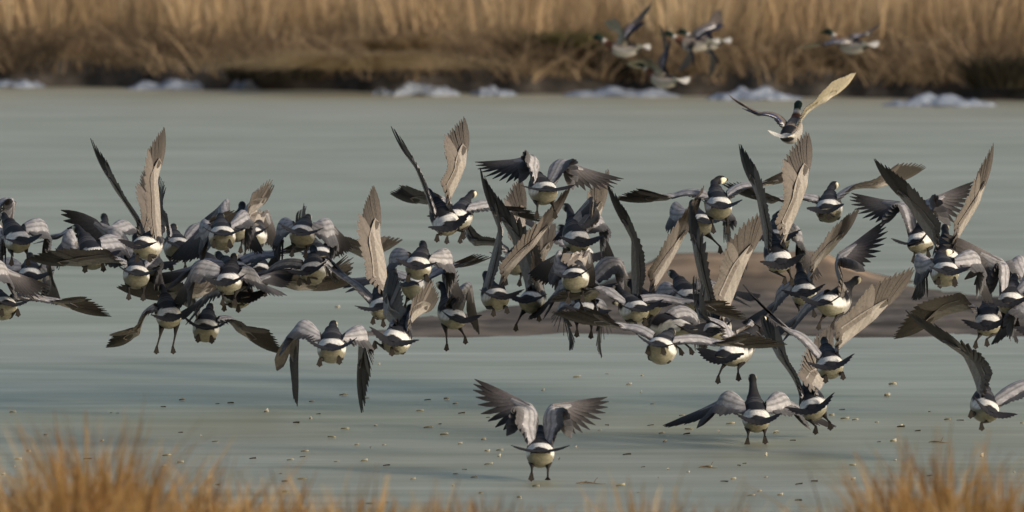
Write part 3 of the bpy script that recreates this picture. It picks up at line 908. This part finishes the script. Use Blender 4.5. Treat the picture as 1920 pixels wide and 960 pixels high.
# --- right third
g('goose with dark upright left wing and broad brown right wing, tail tilted right', (1336, 612), 67.8,
  (1302, 482, 1285, 378, 22, 8, 18, 8, dict(sp=.3, bow=.01)), (1398, 500, 1446, 392, -44, -6, -40, -6, dict(sp=.7)), pitch=16, roll=-12, F=[(1322, 650), (1354, 645)], tail=(66, 4))
g('goose flying level high on the right, head turned, pale cheek showing', (1350, 377), 68.6,
  (1252, 376, 1150, 382, 0, 6, 0, -26, dict(sp=.4)), (1420, 352, 1516, 332, 0, 8, 0, -20, dict(sp=.4)), pitch=10, head_yaw=38, tail=(44, 4))
g('goose below the head-turned one, wings drooped, thin toes hanging', (1318, 408), 70.0,
  (1272, 390, 1266, 462, 4, 30, 12, 10, dict(bow=.07)), (1358, 388, 1366, 462, -4, 34, -14, 8, dict(bow=.07)), pitch=16, F=[(1300, 440), (1350, 462)], tail=(54, 4))
g('goose with round cream rump and dark wings straight out to both sides, upper right', (1550, 381), 69.6,
  (1448, 383, 1350, 354, 0, 7, 0, -24, dict(sp=.5)), (1644, 354, 1741, 322, 0, -10, 2, -28, dict(sp=.6)), pitch=18, tail=(34, 8), neck=.9, head_yaw=30, F=[(1540, 396), (1553, 398)])
g('goose with the tallest pale right wing on the right, left wing a dark blade', (1462, 481), 67.2,
  (1418, 368, 1377, 271, 18, 6, 24, 8, dict(sp=.3, bow=.01)), (1514, 348, 1523, 244, -38, 6, -42, 8, dict(sp=.6, bow=.01)), pitch=20, roll=-14, F=[(1472, 520), (1484, 522)], tail=(58, 0))
g('goose just behind the tallest wing with pale cheek and blurred fanned right wing', (1457, 437), 69.8,
  (1410, 440, 1400, 520, 0, 26), (1496, 438, 1532, 520, 6, 40, -20, 20, dict(sp=.8)), pitch=12, head_yaw=35, yaw=5)
g('goose over the mud bar, navy rump, slender beige right wing raised', (1506, 540), 69.2,
  (1460, 560, 1400, 610, 4, 18), (1560, 470, 1622, 392, -18, -8, -22, -10, dict(sp=.35)), pitch=12, roll=-10, tail=(56, 4))
g('goose with white flank and blue fingered right wing pointing right, over the mud bar', (1550, 560), 68.2,
  (1500, 590, 1440, 630, 4, 16), (1572, 474, 1660, 424, 8, 26, 8, 36, dict(sp=.7, curl=.03)), pitch=18, sep=True, tail=(48, 0), yaw=14)
g('goose with cream belly and dark wings curled out left and right, upper right group', (1717, 446), 69.0,
  (1690, 378, 1598, 374, -12, 22, 0, 34, dict(sp=.75, curl=.03)), (1737, 374, 1826, 350, 18, 12, 2, 42, dict(sp=.75, curl=.03)), pitch=26, roll=-8, F=[(1714, 480), (1740, 470)], sep=True, tail=(56, -10), neck=.6)
g('goose with widest dark left wing and pale right wing in a V, upper right', (1772, 478), 68.0,
  (1706, 392, 1630, 302, 36, 6, 34, 10, dict(sp=.5, bow=.01)), (1836, 382, 1873, 271, -26, -4, -24, 2, dict(sp=.4, bow=.01)), pitch=16, tail=(48, 4))
g('goose with orange-tinted cheek and ribbed wings curled down, right group', (1776, 499), 66.8,
  (1734, 486, 1720, 560, 4, 34, 14, 8, dict(bow=.07)), (1836, 492, 1852, 566, -6, 34, -20, 8, dict(bow=.07)), pitch=10, head_yaw=38, tail=(46, 6), F=[(1760, 520), (1790, 520)])
g('goose with a big fawn left wing fanned up over its neighbour, right group', (1892, 556), 67.8,
  (1878, 484, 1765, 442, -14, 34, 6, 50, dict(sp=.85, curl=.03)), (1948, 500, 2010, 560, 10, 30), pitch=16, sep=True)
g('goose with hanging legs and a dark left wing drooping to a ragged tip, right group', (1850, 598), 69.0,
  (1772, 592, 1676, 644, 0, -34, 12, -32, dict(sp=.6)), (1890, 570, 1900, 640, -10, 24), pitch=20, F=[(1830, 640), (1850, 636)], tail=(60, 2))
g('goose at the right edge with blue-grey arched left wing, upper of the two there', (1938, 536), 68.4,
  (1902, 486, 1890, 560, -2, 30, 16, 6, dict(bow=.06)), (1990, 500, 2010, 570, 4, 30), pitch=14)
g('goose at the right edge with striped left wing and blue feather tips hanging down', (1952, 606), 67.4,
  (1900, 572, 1868, 646, 0, 30, 24, 2, dict(bow=.05, sp=.4)), (2010, 580, 2040, 650, 4, 30), pitch=14)

for (label, a, d, L, Rw, k) in G:
    bird('goose', a, d, Lw=L, Rw=Rw, label=label, group=GG, name='barnacle_goose', **k)

DG = 'drakes flying toward the far reeds'
for (label, a, d, L, Rw, k) in [
    ('nearest drake, seen from behind with cream wings raised in a wide V', (1476, 246), 74,
     (1426, 214, 1363, 187, 2, 8, 4, 8, dict(sp=.3)), (1548, 192, 1609, 143, -4, -10, 2, -26, dict(sp=.5)), dict(pitch=30, yaw=14, roll=-4, tail=(52, -4), hide_legs=True)),
    ('leftmost drake, flying left with one dark wing raised', (1192, 86), 103,
     (1160, 62, 1128, 44, 10, -6, 10, -8), (1180, 45, 1226, 9, 16, 10, 14, 10, dict(sp=.5)), dict(pitch=6, yaw=-68, hide_legs=True)),
    ('lowest drake, flying left with a dark wing straight up and a pale wing out low', (1264, 146), 103,
     (1218, 128, 1172, 126, 2, -10, 2, -10), (1246, 96, 1243, 46, 14, 4, 10, 4, dict(sp=.4)), dict(pitch=18, yaw=-55, hide_legs=True)),
    ('drake flying left with its blue-edged wing swung down, left bird of the overlapping pair', (1322, 76), 104,
     (1292, 96, 1278, 132, 14, 4, 12, 4), (1330, 44, 1342, 26, 12, 12), dict(pitch=2, yaw=-68, hide_legs=True)),
    ('drake with a pale wing pointing straight down, right bird of the overlapping pair', (1344, 74), 107,
     (1332, 100, 1335, 143, 18, 2, 14, 2), (1326, 44, 1350, 24, 14, 10), dict(pitch=4, yaw=-60, hide_legs=True)),
    ('rightmost drake, flying left against the reeds with thin level wings', (1618, 80), 104,
     (1548, 84, 1495, 96, 0, 8, 0, -8), (1612, 66, 1652, 50, 4, 8, 4, 6), dict(pitch=10, yaw=-55, hide_legs=True))]:
    bird('duck', a, d, Lw=L, Rw=Rw, label=label, group=DG, name='mallard', **k)

# ------------------------------------------------------------------ leaf litter on the ice
def leaf_mesh(nm, seed, L0, W0, arch, base, tip):
    rr = random.Random(seed)
    m = MB(); rows, cs = [], []
    for s_ in (1, -1):
        rows, cs = [], []
        for i in range(6):
            u = i / 5
            wv = W0 * math.sin(3.1416 * (.06 + .88 * u)) ** .8 * rr.uniform(.85, 1.1) if s_ == 1 else wvs[i]
            if s_ == 1:
                if i == 0: wvs = []
                wvs.append(wv)
            z = .004 + arch * .15 * math.sin(3.1416 * u)
            c = tuple(lerp(p, q, u) for p, q in zip(base, tip))  # left end painted as shaded, right end as sunlit
            rows.append([(L0 * (u - .5), -wv, z + arch * (.6 + .9 * u)), (L0 * (u - .5), 0, z + .0025 * s_), (L0 * (u - .5), wv, z + arch * (.5 + .9 * u))])
            cs.append([c] * 3)
        m.grid(rows, cs)
    o = m.build(nm, LEAFM)
    return o

LEAF_PX = []
for x0, y0, pts in [
    (0, 720, [(92, 208), (800, 210), (845, 212), (1175, 168), (1310, 120), (1565, 145), (1660, 142), (1910, 203), (330, 373), (1300, 352), (1450, 383), (1550, 418), (735, 415), (130, 547), (205, 490), (630, 543), (105, 600), (25, 658), (1200, 520), (1300, 570), (1820, 541), (975, 682), (1565, 730), (910, 780), (1180, 600)]),
    (480, 720, [(75, 204), (400, 133), (630, 85), (795, 106), (450, 219), (395, 256), (290, 285), (640, 328), (860, 305), (545, 388), (725, 442), (825, 467), (920, 442), (350, 490), (335, 527), (248, 551), (580, 562), (780, 558), (1235, 118), (1370, 113), (1435, 147), (1180, 198), (1480, 215), (1670, 243), (1325, 292), (1240, 318), (1355, 371), (1640, 406), (1470, 437), (1665, 487), (1755, 482), (1750, 528), (1500, 617), (1435, 652), (1570, 677), (1130, 688), (1420, 742), (1620, 790), (175, 648), (205, 705), (330, 690), (215, 785), (940, 590), (1675, 582), (815, 865), (940, 855)]),
    (940, 720, [(920, 8), (300, 50), (1005, 65), (1090, 147), (1300, 232), (760, 300), (710, 335), (1075, 300), (1350, 332), (1155, 360), (1335, 365), (1565, 352), (1175, 422), (535, 460), (415, 548), (905, 512), (1020, 600), (1200, 620), (1490, 600), (1130, 680), (1345, 638), (610, 708), (860, 738), (985, 785), (250, 742), (1605, 706), (1670, 690), (1860, 775), (1800, 806), (1905, 520), (1650, 290), (130, 825), (1710, 590), (1750, 575)]),
    (1420, 720, [(975, 8), (935, 92), (610, 188), (535, 230), (630, 255), (705, 262), (860, 280), (1240, 205), (1155, 342), (1460, 265), (1370, 262), (980, 418), (1280, 422), (875, 420), (255, 410), (135, 357), (62, 518), (990, 552), (685, 590), (690, 695), (410, 705), (300, 725), (165, 805), (295, 842), (15, 775), (1240, 662), (1615, 528), (1850, 643), (60, 675), (1905, 285), (1035, 312)]),
    (980, 540, [(390, 645), (860, 638), (765, 698), (150, 740), (610, 620)]),
    (1520, 600, [(590, 468), (550, 550), (650, 775)]),
    (320, 540, [(1200, 145), (85, 810), (1500, 555), (1245, 775), (690, 895), (1410, 798)])]:
    LEAF_PX += [(x0 + p / 3.84, y0 + q / 3.84) for p, q in pts]
kinds = [('curled pale dead leaf lying on the green ice', leaf_mesh('dead_leaf', 1, .036, .011, .008, (.14, .11, .06), (.5, .485, .43))),
         ('flat dark dead leaf frozen on the green ice', leaf_mesh('dead_leaf', 2, .046, .011, .004, (.035, .03, .02), (.06, .05, .03))),
         ('olive leaf scrap with painted lit and shaded ends on the green ice', leaf_mesh('dead_leaf', 3, .052, .012, .007, (.10, .085, .035), (.42, .405, .34))),
         ('small crumpled straw leaf scrap on the green ice', leaf_mesh('dead_leaf', 4, .022, .010, .012, (.3, .29, .24), (.42, .41, .36)))]
used = [False] * 4
rl = random.Random(5)
for i, (px, py) in enumerate(LEAF_PX):
    kx = rl.choice([0, 1, 1, 2, 2, 3])
    lab, src = kinds[kx]
    o = src if not used[kx] else src.copy()
    if used[kx]: col.objects.link(o)
    used[kx] = True
    o.location = on_ice(px, py, .003)
    o.rotation_euler = (rl.uniform(-.15, .15), rl.uniform(-.08, .08), rl.gauss(0, .5))
    s = rl.uniform(.5, 1.1)
    o.scale = (s, s, s * rl.uniform(.8, 1.4))
    tag(o, lab, 'leaf', 'dead leaves scattered on the ice')


def twig(px, py, ln, ang, label):
    m = MB()
    p = on_ice(px, py, .006)
    d_ = Vector((math.cos(ang), math.sin(ang), 0))
    tube(m, [d_ * (ln * (t - .5)) + Vector((0, .012 * math.sin(t * 7), .004 * math.sin(t * 5))) for t in np.linspace(0, 1, 7)], [.003, .004, .0045, .004, .003, .002, .001], (.10, .07, .04), 5)
    tube(m, [d_ * (ln * .1), d_ * (ln * .1) + Vector((.01, .03, .018)), d_ * (ln * .18) + Vector((.01, .05, .03))], [.0025, .002, .001], (.10, .07, .04), 5)
    o = m.build('twig', LEAFM); o.location = p
    tag(o, label, 'twig')


twig(1108, 906, .17, .1, 'thin brown twig on the ice right of the running goose')
twig(1328, 876, .11, .0, 'short dark twig on the ice behind the thin grass tussock')
twig(1760, 829, .12, -.1, 'thin brown twig on the ice left of the lower right goose')
